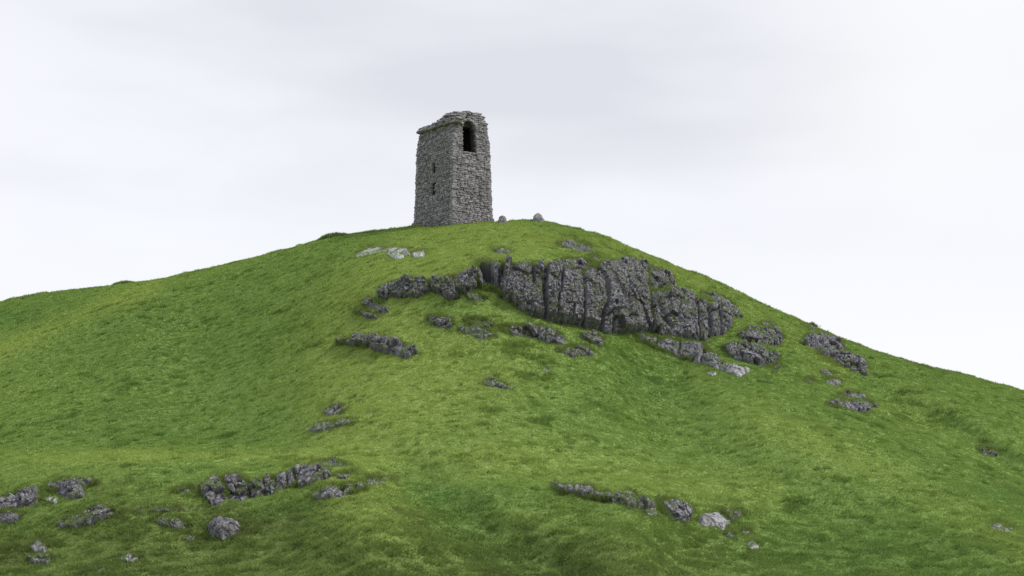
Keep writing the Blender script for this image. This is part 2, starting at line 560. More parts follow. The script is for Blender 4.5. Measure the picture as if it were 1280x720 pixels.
outcrop('flat_rock', 'pale tilted flat rock left of the tower, left one of the pale pair',
        [(447, 320), (460, 313.5), (475, 311.5), (481, 313.5), (467, 319)], 0.27, 0.8, 0.2)
outcrop('flat_rock', 'pale oval flat rock left of the tower, right one of the pale pair',
        [(478, 315.5), (485, 312), (507, 312.5), (510, 316), (494, 321)], 0.27, 0.85, 0.2)
outcrop('stone', 'tiny pale stone just right of the pale flat pair below the tower', [(517, 318.5), (529, 316), (527, 318.5), (519, 320.3)], 0.2, 0.8, 0.1)
# lower left
outcrop('rock_outcrop', 'dark rounded outcrop at the left edge, topped with brown turf',
        [(-8, 629), (12, 620), (25, 614), (47, 613), (53, 622), (47, 631), (27, 634), (-8, 637)], 0.4, 0, 0.7)
outcrop('rock_outcrop', 'rock with a turf brow second from the left edge',
        [(55, 608), (75, 602.5), (105, 601), (120, 604.5), (102, 610), (104, 621), (82, 622.5), (70, 615)], 0.35, 0.02, 0.6)
outcrop('stone', 'pale stones beside the turf browed rock near the left edge', [(58, 624.5), (65, 621.5), (71, 624), (68, 628), (60, 628)], 0.2, 0.5, 0.2)
outcrop('rock_outcrop', 'dark rock cut by the left edge of the picture', [(-8, 643), (10, 641), (25, 647.5), (20, 654), (-8, 656)], 0.4, 0, 0.6)
outcrop('rock_outcrop', 'tilted grey slab rock rising to the right in the lower left',
        [(72, 655), (92, 647), (117, 636), (132, 636), (152, 641), (140, 647.5), (112, 659), (95, 660.5), (77, 659.5)], 0.45, 0.05, 0.7)
outcrop('rock_outcrop', 'dark overhung rock under a smooth grass lip, left of the round boulder',
        [(191, 651), (212, 650), (232, 654), (240, 662), (225, 664), (200, 657)], 0.4, 0, 0.7)
outcrop('rock_outcrop', 'thin row of small rocks above the smooth grass lip',
        [(171, 640.5), (185, 638), (207, 637.5), (225, 636), (222, 641), (195, 642.5), (180, 644.5)], 0.25, 0, 0.5)
outcrop('boulder', 'round speckled grey boulder, the lowest big rock in the lower left',
        [(260, 660), (270, 650.5), (287, 649.5), (302, 657.5), (300, 667.5), (280, 676), (265, 671)], 0.7, 0.06, 0.6)
outcrop('rock', 'upright dark rock standing left of the small hollow cliff',
        [(250, 614), (260, 604), (272, 601), (282, 614), (286, 626), (267, 637), (260, 627.5)], 0.6, 0.0, 0.7)
outcrop('rock', 'low dark rock just left of the upright one', [(217, 614), (240, 610), (245, 620), (230, 622)], 0.35, 0, 0.5)
outcrop('rock_cliff', 'small dark curved cliff of vertical ribs in the lower left hollow',
        [(282, 597.5), (300, 597), (312, 603.5), (332, 601), (350, 595), (369, 588), (370, 609), (355, 614), (340, 622),
         (312, 625.5), (300, 629), (287, 627.5)], 0.5, 0.0, 0.9,
        crev=[([(311, 602), (313, 626)], 1.6, 0.5), ([(330, 601), (331, 623)], 1.6, 0.5), ([(344, 597), (345, 620)], 1.2, 0.4), ([(359, 592), (360, 613)], 1.6, 0.5)], cat='cliff')
outcrop('rock_outcrop', 'pale lichened rock block closing the right end of the small cliff',
        [(370, 589), (390, 584), (405, 587.5), (414, 597.5), (397, 604), (375, 611)], 0.6, 0.14, 0.8)
outcrop('rock_outcrop', 'dark flat rock on the crest above the pale lichened block', [(393, 580.5), (415, 577), (436, 583), (430, 589), (412, 587)], 0.3, 0, 0.4)
outcrop('rock_outcrop', 'little dark rock in the grass right of the pale lichened block', [(420, 595.5), (445, 591), (441, 598), (425, 601)], 0.3, 0, 0.4)
outcrop('rock_outcrop', 'row of pale rounded rocks below the pale lichened block',
        [(390, 619), (407, 611), (430, 607.5), (452, 606), (455, 611), (435, 619), (407, 623.5), (397, 624)], 0.45, 0.15, 0.6,
        crev=[([(403, 612), (401, 624)], 1.2, 0.4), ([(429, 608), (428, 620)], 1.2, 0.4)])
outcrop('rock_outcrop', 'rock ending the pale row on the right, half in grass',
        [(453, 602), (465, 597.8), (480, 600), (494, 597.5), (491, 601), (477, 608), (462, 609)], 0.35, 0.08, 0.5)
outcrop('stone', 'small grey stone near the bottom left corner, upper of two', [(39, 685), (48, 679), (57, 682), (55, 689), (43, 688.5)], 0.3, 0.15, 0.3)
outcrop('stone', 'flat stone near the bottom left corner, lower of two', [(36, 698), (62, 697), (57, 701), (43, 701.5)], 0.25, 0.15, 0.3)
outcrop('stone', 'grey stone in bottom grass below the tilted slab rock', [(147, 700), (160, 695), (175, 699), (165, 704)], 0.3, 0.2, 0.3)
outcrop('stone', 'stone at the bottom edge left of centre, half sunk in grass', [(117, 715), (132, 712), (136, 716), (124, 718)], 0.25, 0.15, 0.3)
outcrop('stone', 'small pale stones in grass left of the round boulder', [(231, 674), (245, 672), (240, 677.5)], 0.25, 0.15, 0.2)
# lower middle
outcrop('rock_ledge', 'long pale rock ledge along a turf edge in the lower middle',
        [(692, 608), (705, 610.5), (719, 612), (733, 610.5), (744, 617), (767, 620), (786, 617.5), (809, 627), (817, 637),
         (808, 638.5), (792, 634.5), (775, 630), (747, 624.5), (724, 622), (702, 616)], 0.75, 0.16, 0.7,
        crev=[([(743, 615), (742, 625)], 1.2, 0.4), ([(795, 621), (795, 635)], 1.6, 0.5), ([(717, 612), (719, 621)], 1.0, 0.3)])
outcrop('stone', 'pale block at the lower right end of the long pale ledge', [(806.5, 640.5), (816, 639.5), (817.5, 646), (810, 645.8)], 0.3, 0.5, 0.2)
outcrop('rock_outcrop', 'dark pitted rock face under a turf brow in the lower middle',
        [(823, 626), (842, 627.5), (862, 636), (864, 651), (854, 653), (837, 644), (826, 639)], 0.4, 0.0, 0.85)
outcrop('boulder', 'pale angular boulder under the turf brow in the lower middle',
        [(872, 650.5), (880, 645), (894, 643.5), (913, 655), (904, 660), (876, 657)], 0.5, 0.5, 0.4)
outcrop('rock_outcrop', 'dark shape standing in for shade under the turf lip right of the pale angular boulder', [(903, 640.5), (925, 641), (929, 647), (917, 651)], 0.3, 0.0, 0.7)  # added dark shape for the shadow under the turf lip
outcrop('stone', 'grey stone in the grass below the pale angular boulder', [(906, 667), (912, 666), (921, 673), (912, 673)], 0.25, 0.1, 0.2)
outcrop('stone', 'tiny pale stone, lowest one right of the pale angular boulder', [(935, 682), (941, 680), (947, 684), (938, 685.5)], 0.25, 0.55, 0.2)
outcrop('stone', 'small grey stone at the right of the pale angular boulder', [(928, 665.5), (932, 663.5), (936, 666), (931, 667.5)], 0.2, 0.3, 0.1)
outcrop('stone', 'tiny pale stone alone on the green slope below the cliff foot', [(679, 461), (684, 459.5), (688, 462.5), (682, 463.5)], 0.2, 0.5, 0.1)

# ------------------------------------------------------------------ the hill's relief
SKY = [(-1400, 575), (-900, 520), (-400, 438), (-150, 402), (0, 378), (40, 368), (95, 362), (140, 357), (165, 353.5), (200, 349), (260, 336),
       (320, 322), (380, 306), (405, 299.5), (440, 293), (480, 288), (515, 284.5), (570, 279.5), (620, 278), (665, 276),
       (690, 277.5), (715, 284), (760, 297), (800, 315), (840, 331), (880, 346), (920, 363), (960, 383), (1000, 402),
       (1050, 423), (1100, 441), (1150, 456), (1200, 466.5), (1240, 478), (1280, 489), (1400, 512), (1700, 545), (2200, 575), (2700, 582)]
SKY = np.array(SKY, float)
VB = 800.0
US = np.arange(-1400, 2701, 4.0)
Q = np.linspace(0, 1, 620)
S = 1 - (1 - Q) ** 1.5


def vsky(u):
    return np.interp(u, SKY[:, 0], SKY[:, 1])


def smooth1(a, k, ax=0):
    if k < 1:
        return a
    ker = np.exp(-0.5 * (np.arange(-3 * k, 3 * k + 1) / k) ** 2)
    ker /= ker.sum()
    pad = [(0, 0)] * a.ndim
    pad[ax] = (3 * k, 3 * k)
    b = np.pad(a, pad, mode='edge')
    return np.apply_along_axis(lambda r: np.convolve(r, ker, 'valid'), ax, b)


VSK = smooth1(vsky(US), 2) + 2.2 * (fbm(np.stack([US / 26.0, 0 * US, 0 * US], -1), 3, 15) - 0.5)
DSKY = smooth1(np.interp(US, [-1400, -400, 0, 160, 300, 570, 680, 900, 1280, 1700, 2700], [250, 225, 204, 198, 186, 170.5, 168.5, 163, 152, 140, 120]), 12)
DBOT = smooth1(np.interp(US, [-1400, 0, 640, 1280, 2700], [64, 61, 60, 62, 66]), 20)
UU, SS = np.meshgrid(US, S, indexing='ij')
VV = VB - (VB - VSK[:, None]) * SS


def gauss(u0, v0, su, sv):
    return np.exp(-((UU - u0) / su) ** 2 - ((VV - v0) / sv) ** 2)


def lgauss(pts, w):
    return np.exp(-(line_d(UU, VV, pts) / w) ** 2)


D = DBOT[:, None] + (DSKY - DBOT)[:, None] * (1 - (1 - SS) ** (1 / 1.45))
fade = sstep(1.0, 0.86, SS)
SPUR = [(610, 300), (520, 335), (462, 400), (440, 470), (440, 545), (470, 640)]
D = D + fade * (-7.5 * lgauss(SPUR, 80) + 7.0 * gauss(215, 475, 190, 90) + 1.5 * gauss(770, 490, 150, 60)
                + 5.0 * lgauss([(480, 575), (560, 640), (700, 730), (800, 800)], 32)
                + 7.0 * lgauss([(1060, 468), (1130, 505), (1210, 545), (1300, 600), (1400, 650)], 22)
                - 7.0 * lgauss([(930, 500), (1040, 560), (1180, 630), (1400, 740)], 70)
                - 6.5 * lgauss([(1020, 410), (1120, 480), (1290, 570)], 26)
                + 2.0 * gauss(1050, 650, 150, 40) - 1.5 * lgauss([(640, 560), (760, 590), (900, 620)], 40))
g = np.diff(D, axis=1, prepend=D[:, :1] - 0.05)
dq = np.gradient(S)[None, :]
g = np.maximum(g, 0.03 * dq * 110)
w = np.ones_like(g)
# steep and flat stretches of the hillside
w *= 1 - 0.62 * gauss(190, 650, 260, 62) * sstep(520, 400, UU)
w *= 1 + 3.0 * np.exp(-((VV - (568 + 0.02 * np.abs(UU - 240))) / 11) ** 2) * sstep(500, 400, UU)
w *= 1 + 1.0 * lgauss([(-400, 520), (0, 433), (60, 408), (140, 377), (170, 357), (215, 343)], 9)
w *= 1 + 1.2 * gauss(690, 300, 230, 17)
w *= 1 - 0.35 * gauss(780, 680, 330, 38) + 1.6 * gauss(760, 600, 170, 11)
ROCKM = np.zeros_like(g)
STEP = np.zeros_like(g)
SINK = np.zeros_like(g)
w *= 1 - 0.5 * gauss(720, 378, 300, 52)
for oc in OUT:
    P = np.array(oc['poly'])
    i0, i1 = np.searchsorted(US, (P[:, 0].min() - 20, P[:, 0].max() + 20))
    sub = (slice(i0, i1), slice(None))
    sd = poly_sd(UU[sub], VV[sub], oc['poly'])
    hgt = P[:, 1].max() - P[:, 1].min()
    m = sstep(-2.5, min(4.0, 0.2 * hgt + 1), sd)
    STEP[sub] = np.maximum(STEP[sub], oc['step'] * 0.82 * m)
    ROCKM[sub] = np.maximum(ROCKM[sub], sstep(-0.5, 2.0, sd))
    SINK[sub] = np.maximum(SINK[sub], (0.25 + (3.0 if hgt > 50 else 1.0 if oc['crev'] else 0.3)) * sstep(1.0, 4.0, sd))
g = g * w
cum = np.cumsum(g, axis=1)
cum -= cum[:, :1]
scale = (DSKY - DBOT)[:, None] / cum[:, -1:]
D = DBOT[:, None] + cum * scale
g = g * scale
# a rock face is steeper than the slope; the bench above it gives the depth back
dlt = np.zeros_like(g)
for j in range(1, g.shape[1]):
    dvj = VV[:, j - 1] - VV[:, j]
    dlt[:, j] = dlt[:, j - 1] * np.exp(-dvj / 26.0) - g[:, j] * STEP[:, j]
dlt *= sstep(1.0, 0.93, SS)
D = smooth1(D, 5, 0) + smooth1(dlt, 2, 0)


def bil(A, u, v):
    """sample a (u,s) grid at photo pixels"""
    u = np.asarray(u, float)
    v = np.asarray(v, float)
    x = np.clip((u - US[0]) / 4.0, 0, len(US) - 1.001)
    vs_ = np.interp(u, US, VSK)
    s = np.clip((VB - v) / (VB - vs_), 0, 0.99999)
    y = np.clip((1 - (1 - s) ** (1 / 1.5)) * (len(Q) - 1), 0, len(Q) - 1.001)
    i, j = x.astype(int), y.astype(int)
    fx, fy = x - i, y - j
    return (A[i, j] * (1 - fx) * (1 - fy) + A[i + 1, j] * fx * (1 - fy) + A[i, j + 1] * (1 - fx) * fy + A[i + 1, j + 1] * fx * fy)


def ray(u, v, d):
    return np.stack([(u - 640.0) / F * d, d, (HOR - v) / F * d], -1)


# terrain as one sheet: columns fan out from the eye point, rows at chosen distances
TU = np.concatenate([np.arange(-1400, -160, 31.0), np.arange(-160, 1440, 2.0), np.arange(1440, 2701, 30.0)])
TY = np.concatenate([np.linspace(1.5, 58, 26), np.arange(58.5, 92, 0.16), np.arange(92, 212, 0.22), np.linspace(212.5, 420, 90)])
TZ = np.zeros((len(TU), len(TY)))
TM = np.zeros((len(TU), len(TY)))
TS = np.zeros((len(TU), len(TY)))
sky_col = np.interp(TU, US, VSK)
for k, u in enumerate(TU):
    x = (u - US[0]) / 4.0
    i = min(int(x), len(US) - 2)
    f = x - i
    dcol = D[i] * (1 - f) + D[i + 1] * f
    dcol = np.maximum.accumulate(dcol + np.arange(len(Q)) * 1e-6)
    vcol = VB - (VB - sky_col[k]) * S
    mcol = ROCKM[i] * (1 - f) + ROCKM[i + 1] * f
    b = (HOR - vcol) / F
    zc = b * dcol
    z = np.interp(TY, dcol, zc)
    TM[k] = np.interp(TY, dcol, mcol, left=0, right=0)
    TS[k] = np.interp(TY, dcol, SINK[i] * (1 - f) + SINK[i + 1] * f, left=0, right=0)
    # behind the skyline the hill rounds over and falls away
    t = np.clip(TY - dcol[-1], 0, None)
    back = zc[-1] + b[-1] * t - 0.012 * t * t
    back = np.where(t > 45, zc[-1] + b[-1] * 45 - 0.012 * 2025 + (b[-1] - 1.08) * (t - 45), back)
    z = np.where(TY > dcol[-1], np.maximum(back, -9.0 + 0 * t), z)
    # near side: valley floor between the viewer's bank and the hill
    y0, z0 = dcol[0], zc[0]
    tt = np.clip(TY / y0, 0, 1)
    near = -1.7 * (1 - tt) ** 2 + z0 * tt ** 1.2 - 2.2 * np.sin(np.pi * tt) ** 2
    z = np.where(TY < y0, near, z)
    TZ[k] = z
TX = (TU[:, None] - 640) / F * TY[None, :]
TYY = np.broadcast_to(TY[None, :], TX.shape)
flat = np.stack([TX.ravel(), TYY.ravel(), TZ.ravel()], -1)
# tussocky micro relief
p2 = flat.copy()
p2[:, 2] *= 1.2
hum = (fbm(p2 * (0.75, 0.75, 1.3), 3, 5) - 0.5) * 0.08 + (fbm(p2 * (2.3, 2.3, 3.4), 2, 9) - 0.5) * 0.10
hum += (fbm(p2 * 0.16, 3, 21) - 0.5) * 0.55 * sstep(1, 0, TM.ravel())
# terracettes: little level treads that follow the contour


def terr(p):
    q_ = np.stack([p[:, 0], p[:, 1], p[:, 2] + 0.004 * (p[:, 0] + 6) ** 2], -1)
    return fbm(q_ * (0.85, 0.85, 6.5), 3, 23, 0.6)


hum += (terr(flat) - 0.5) * 0.32
amp = sstep(0, 1, np.clip(flat[:, 1] / 50, 0, 1))
# fade the relief at the skyline's own distance so that the outline stays put
TZ = TZ + (hum * amp).reshape(TZ.shape) * (1 - 0.6 * np.exp(-((TYY - np.interp(TU, US, DSKY)[:, None]) / 6) ** 2)) - TS * amp.reshape(TZ.shape)
flat[:, 2] = TZ.ravel()
nu, ny = TX.shape
idx = np.arange(nu * ny).reshape(nu, ny)
quads = np.stack([idx[:-1, :-1], idx[1:, :-1], idx[1:, 1:], idx[:-1, 1:]], -1).reshape(-1, 4)
# surface normals
P3 = flat.reshape(nu, ny, 3)
du = np.gradient(P3, axis=0)
dv = np.gradient(P3, axis=1)
TN = np.cross(du, dv)
TN /= np.linalg.norm(TN, axis=-1, keepdims=True) + 1e-9

# yellow or lush turf, with lit crests and shaded gullies painted into its colour
pu, pv = 640 + flat[:, 0] / np.maximum(flat[:, 1], 1) * F, HOR - flat[:, 2] / np.maximum(flat[:, 1], 1) * F


def gp(u0, v0, su, sv, u=None, v=None):
    return np.exp(-((pu - u0) / su) ** 2 - ((pv - v0) / sv) ** 2)


def lg(pts, w_):
    return np.exp(-(line_d(pu, pv, pts) / w_) ** 2)


dry = 0.50 + 0.55 * (fbm(flat * 0.06, 4, 31) - 0.5) + 0.12 * (fbm(flat * 0.35, 3, 33) - 0.5)
dry += 0.42 * lg(SPUR, 60) + 0.35 * gp(660, 300, 110, 22) + 0.55 * lg([(-60, 468), (0, 440), (60, 410), (140, 378), (190, 358)], 13) - 0.25 * gp(30, 395, 90, 16)
dry += 0.30 * lg([(770, 300), (880, 355), (1000, 420), (1060, 470)], 22) + 0.36 * lg([(880, 480), (1000, 545), (1130, 600), (1280, 690)], 26)
dry += 0.34 * lg([(1110, 500), (1200, 550), (1290, 590)], 22) + 0.35 * lg([(610, 570), (740, 590), (850, 605), (960, 615)], 24)
dry += 0.60 * gp(200, 571, 270, 10)
dry -= 0.17 * gp(200, 420, 190, 55) + 0.22 * gp(800, 470, 130, 50) + 0.25 * gp(560, 385, 60, 10) + 0.22 * gp(1080, 640, 170, 50)
dry += 0.22 * lg(SPUR, 40) + 0.48 * gp(530, 500, 130, 85) + 0.15 * gp(700, 560, 200, 40) - 0.30 * lg([(480, 578), (560, 640), (700, 730)], 26) - 0.28 * lg([(1070, 472), (1130, 505), (1210, 548), (1300, 600)], 13) - 0.25 * gp(1130, 690, 200, 35)
dry -= 0.28 * gp(350, 640, 70, 26) + 0.12 * gp(900, 480, 120, 30) + 0.3 * gp(560, 620, 120, 14)
dry = np.clip(dry, 0, 1)
ring = np.zeros(len(flat))
front = (pu > -140) & (pu < 1420) & (flat[:, 1] > 58) & (flat[:, 1] < 200)
fi = np.nonzero(front)[0]
for oc in OUT:
    P = np.array(oc['poly'])
    lo, hi = P.min(0) - 16, P.max(0) + 16
    k = fi[(pu[fi] > lo[0]) & (pu[fi] < hi[0]) & (pv[fi] > lo[1]) & (pv[fi] < hi[1])]
    if len(k) == 0:
        continue
    sd = poly_sd(pu[k], pv[k], oc['poly'])
    top = 0.15 + 0.85 * (pv[k] < P[:, 1].mean())
    ring[k] = np.maximum(ring[k], np.exp(-(np.clip(-sd, 0, 99) / 6.0) ** 2) * top)
brown = np.clip(ring * (0.15 + 1.1 * (fbm(flat * 0.9, 3, 41) - 0.25)), 0, 0.8)
brown += 0.35 * sstep(0.60, 0.74, fbm(flat * 0.22, 4, 43)) * sstep(560, 640, pv)
brown += 0.30 * sstep(600, 720, pv) * sstep(1150, 700, pu) + 0.12 * sstep(640, 720, pv) + 0.25 * gp(200, 660, 230, 50)  # shade of the lower slope and knoll front, painted into the turf colour
brown = np.clip(brown, 0, 0.85)

hill = link('hill', make_mesh('hill', flat, quads, smooth=True, mats=[M_TURF], attrs={'dry': dry, 'brown': brown, 'bare': TM.ravel()}))
tag(hill, 'steep green grass hill rising to a rounded summit', 'hill', kind='structure')

# valley floor far beyond, one sheet to the horizon
gr = 5000.0
gv = np.array([(-gr, -gr, -9.6), (gr, -gr, -9.6), (gr, gr, -9.6), (-gr, gr, -9.6)], float)
ground = link('ground', make_mesh('ground', gv, [(0, 1, 2, 3)], mats=[M_TURF], attrs={'dry': [0.4] * 4, 'brown': [0.1] * 4, 'bare': [0.0] * 4}))
tag(ground, 'flat green valley floor around the hill', 'ground', kind='structure')

# ------------------------------------------------------------------ rock outcrops
TURF_P, TURF_N, BROW_P, BROW_N = [], [], [], []
for n_oc, oc in enumerate(OUT):
    P = np.array(oc['poly'])
    big = (P[:, 0].max() - P[:, 0].min()) * (P[:, 1].max() - P[:, 1].min())
    stepx = 0.55 if big < 20000 else 0.6
    lo, hi = P.min(0) - 4, P.max(0) + 4
    gu = np.arange(lo[0], hi[0] + stepx, stepx)
    gv_ = np.arange(lo[1], hi[1] + stepx * 0.8, stepx * 0.8)
    U2, V2 = np.meshgrid(gu, gv_, indexing='ij')
    u, v = U2.ravel(), V2.ravel()
    hgt = P[:, 1].max() - P[:, 1].min()
    Pn = np.roll(P, -1, 0)
    area_px = abs(np.sum(P[:, 0] * Pn[:, 1] - Pn[:, 0] * P[:, 1])) / 2
    thk = min(hgt, 1.5 * area_px / max(np.ptp(P[:, 0]), hgt))
    sd = poly_sd(u, v, oc['poly'])
    dd = bil(D, u, v)
    base = ray(u, v, dd)
    rag = min(2.2, 0.16 * hgt)
    sd = sd + rag * 2 * (fbm(np.stack([u * 0.22, v * 0.22, 0 * u + n_oc], -1), 3, 51) - 0.5)
    sd = sd + (1.6 if oc['pale'] > 0.4 else 0.9 if hgt < 40 else 0.3)
    eps = 2.0
    a_ = ray(u + eps, v, bil(D, u + eps, v)) - ray(u - eps, v, bil(D, u - eps, v))
    b_ = ray(u, v + eps, bil(D, u, v + eps)) - ray(u, v - eps, bil(D, u, v - eps))
    nn = np.cross(b_, a_)
    nn /= np.linalg.norm(nn, axis=1, keepdims=True) + 1e-9
    nn *= np.sign(np.sum(nn * -base, 1, keepdims=True))
    n_dir = nn * 0.7 + np.array((0.0, -0.75, 0.25))
    n_dir /= np.linalg.norm(n_dir, axis=1, keepdims=True)
    near = float(np.clip(dd.mean() / 125.0, 0.5, 1.0))
    prot = oc['prot'] * (1.0 if oc['cat'] == 'boulder' else near) * (1.05 if hgt > 24 else 0.85)
    prot = max(prot, 0.26)
    wid = max(1.4, min(3.2, 0.2 * thk))
    h = prot * np.sqrt(sstep(-0.5, wid, sd)) - 0.5 * sstep(0.5, -2.0, sd) - 0.06
    if oc['cat'] == 'boulder':
        h = 1.1 * prot * np.sqrt(sstep(-0.5, 0.42 * hgt, sd)) - 0.5 * sstep(0.5, -2.0, sd) - 0.06
    # crevices, given and natural
    wob = 2.2 * (fbm(np.stack([u * 0.12, v * 0.12, 0 * u + 3.3], -1), 3, 61) - 0.5)
    for pts, cw, cd in oc['crev']:
        dl = line_d(u + wob, v + wob * 0.5, pts)
        cd = cd * (0.85 if hgt > 50 else 0.4)
        h -= cd * np.exp(-(dl / (1.15 * cw)) ** 4) + 0.22 * cd * np.exp(-(dl / (2.6 * cw)) ** 2)
    sc = min(1.0, 0.30 + thk / 60) * near
    q = base * (1.0, 0.5, 0.42) + 0.35 * (fbm(base * 0.8, 3, 63)[:, None] - 0.5)
    f1, f2, cid, tl = worley(q * (0.40, 0.40, 0.22), 13, True)
    h += max(0, sc - 0.5) * ((cid - 0.5) * 1.1 + 2.2 * tl)
    calm = 0.42 if hgt > 50 or oc['cat'] == 'boulder' else 1.0
    f1, f2, cid, tl = worley(q * (0.85, 0.85, 0.60), 3, True)
    lay = np.floor(base[:, 2] * 0.95 + 0.10 * base[:, 0] + 1.2 * fbm(base * (0.35, 0.35, 0.1), 2, 92))
    h += sc * (0.20 if hgt > 50 else 0.34) * (_hash(lay.astype(np.int64), np.floor(q[:, 0] * 0.3).astype(np.int64), 0 * lay.astype(np.int64), 9) - 0.5)
    h += sc * calm * ((cid - 0.5) * 0.50 + 1.4 * tl - 0.30 * np.exp(-((f2 - f1) / 0.045) ** 2))
    f1, f2, cid, tl = worley(base * (2.0, 1.2, 1.7) + 0.25 * (fbm(base * 2.2, 2, 64)[:, None]), 5, True)
    h += sc * calm * ((cid - 0.5) * 0.20 + 0.50 * tl - 0.18 * np.exp(-((f2 - f1) / 0.06) ** 2))
    f1, f2, cid, tl = worley(base * (4.4, 3.0, 5.2) + 0.3 * (fbm(base * 4.2, 2, 66)[:, None]), 7, True)
    h += (0.4 + 0.6 * sc) * near * ((cid - 0.5) * 0.10 + 0.30 * tl)
    h += (0.3 + 0.7 * sc) * near * (fbm(base * 4.5, 4, 65, 0.65) - 0.5) * 0.15
    if thk <= 24 and oc['pale'] < 0.1:
        h -= 0.45 * prot + 0.0 * sd
        h += 1.6 * prot * (fbm(base * (0.7, 0.7, 1.6), 3, 87) - 0.22)
    if oc['name'] == 'flat_rock':
        h = prot * np.sqrt(sstep(-0.5, 2, sd)) - 0.4 * sstep(0.5, -2, sd) + 0.12 * (fbm(base * (1.1, 1.1, 6.0), 3, 88) - 0.5) + 0.08 * (fbm(base * 5.0, 3, 89) - 0.5)
    h = np.where(sd < 0.3, np.minimum(h, 0.05 - 0.3 * sstep(0.3, -2, sd)), h)
    top_h = prot + 0.12 + 0.30 * sc + (0.5 if hgt > 50 else 0)
    h = np.where(h > top_h, top_h + 0.25 * (h - top_h), h)
    pos = base + n_dir * h[:, None]
    keep = (sd > -2.2).reshape(U2.shape)
    ii = np.arange(len(u)).reshape(U2.shape)
    ok = keep[:-1, :-1] & keep[1:, :-1] & keep[1:, 1:] & keep[:-1, 1:]
    qd = np.stack([ii[:-1, :-1], ii[:-1, 1:], ii[1:, 1:], ii[1:, :-1]], -1)[ok]
    if len(qd) == 0:
        continue
    # the block goes on into the hill: a back sheet joined along the outline
    e = np.concatenate([qd[:, [0, 1]], qd[:, [1, 2]], qd[:, [2, 3]], qd[:, [3, 0]]])
    key = np.sort(e, 1)
    kk = key[:, 0].astype(np.int64) * len(u) + key[:, 1]
    _, first, cnt = np.unique(kk, return_index=True, return_counts=True)
    bd = e[first[cnt == 1]]
    used = np.unique(qd)
    remap = np.full(len(u), -1)
    remap[used] = np.arange(len(used))
    nus = len(used)
    V = np.vstack([pos[used], base[used] - n_dir[used] * (0.9 + 1.2 * prot)])
    bd = remap[bd]
    front_q = remap[qd]
    qd = np.vstack([front_q, front_q[:, ::-1] + nus, np.stack([bd[:, 1], bd[:, 0], bd[:, 0] + nus, bd[:, 1] + nus], -1)])
    tr = None
    # turf that has rooted on the flat tops
    gx = np.gradient(pos.reshape(U2.shape + (3,)), axis=0)
    gy = np.gradient(pos.reshape(U2.shape + (3,)), axis=1)
    rn = np.cross(gy, gx).reshape(-1, 3)
    rn /= np.linalg.norm(rn, axis=1, keepdims=True) + 1e-9
    rn *= np.sign(np.sum(rn * -base, 1, keepdims=True))
    grow = (oc['cat'] != 'boulder') & (rn[:, 2] > (0.80 if hgt > 50 else 0.64)) & (sd > -1) & (fbm(base * 0.9, 3, 81) + 0.12 * (sd < 3) + 0.25 * (rn[:, 2] - 0.8) > 0.53)
    brow = (np.abs(sd - 0.6) < 1.5) & (v < P[:, 1].min() + 0.62 * hgt) & (rng.random(len(u)) < 0.20) & (fbm(base * 0.7, 2, 83) > 0.42) & (oc['pale'] < 0.4)
    bi = np.nonzero(brow)[0]
    BROW_P.append(base[bi] + n_dir[bi] * (0.08 + 0.2 * prot))
    BROW_N.append(nn[bi] * 0.3 + np.array((0, -0.6, 0.25)))
    gi = np.nonzero(grow)[0]
    if len(gi):
        gi = gi[rng.random(len(gi)) < 0.22]
        TURF_P.append(pos[gi])
        TURF_N.append(rn[gi])
    lower = sstep(0.45, 0.95, (v[used] - P[:, 1].min()) / max(hgt, 1))
    pl = np.append(np.clip(oc['pale'] * (0.6 + 0.9 * lower) + 0.7 * (oc['name'] == 'scree_ridge') * lower * sstep(6, 2, sd[used]), 0, 1), np.zeros(nus))
    origin = ray(P[:, 0].mean(), P[:, 1].max(), bil(D, [P[:, 0].mean()], [P[:, 1].max()])[0])
    me = make_mesh(oc['name'], V - origin, qd, tr, smooth=False, mats=[M_ROCK], attrs={'pale': pl})
    o = link(oc['name'], me, loc=origin)
    tag(o, oc['label'], oc['cat'], group='grey rocks breaking out of the hillside')

# ------------------------------------------------------------------ grass blades over the hill (one object)
vis = (TU > -150) & (TU < 1430)
iu = np.nonzero(vis)[0][:-1]
iy = np.nonzero((TY > 61) & (TY < 207))[0][:-1]
A00 = P3[iu][:, iy]
A10 = P3[iu + 1][:, iy]
A01 = P3[iu][:, iy + 1]
dsk = np.interp(TU[iu], US, DSKY)
area = np.linalg.norm(np.cross(A10 - A00, A01 - A00), axis=-1)
ycell = TY[iy][None, :]
dens = 66.0 * (95.0 / ycell) ** 1.1
dens = dens * (ycell < dsk[:, None] + 5.0)
wgt = (area * dens).ravel()
n_tuft = int(wgt.sum())
pick = np.searchsorted(np.cumsum(wgt) / wgt.sum(), rng.random(n_tuft))
pick = np.clip(pick, 0, len(wgt) - 1)
ci, cj = iu[pick // len(iy)], iy[pick % len(iy)]
fa, fb = rng.random(n_tuft), rng.random(n_tuft)


def cell(A):
    sh = (slice(None),) + (None,) * (A.ndim - 2)
    fa_, fb_ = fa.reshape((-1,) + (1,) * (A.ndim - 2)), fb.reshape((-1,) + (1,) * (A.ndim - 2))
    return (A[ci, cj] * (1 - fa_) * (1 - fb_) + A[ci + 1, cj] * fa_ * (1 - fb_) + A[ci, cj + 1] * (1 - fa_) * fb_ + A[ci + 1, cj + 1] * fa_ * fb_)


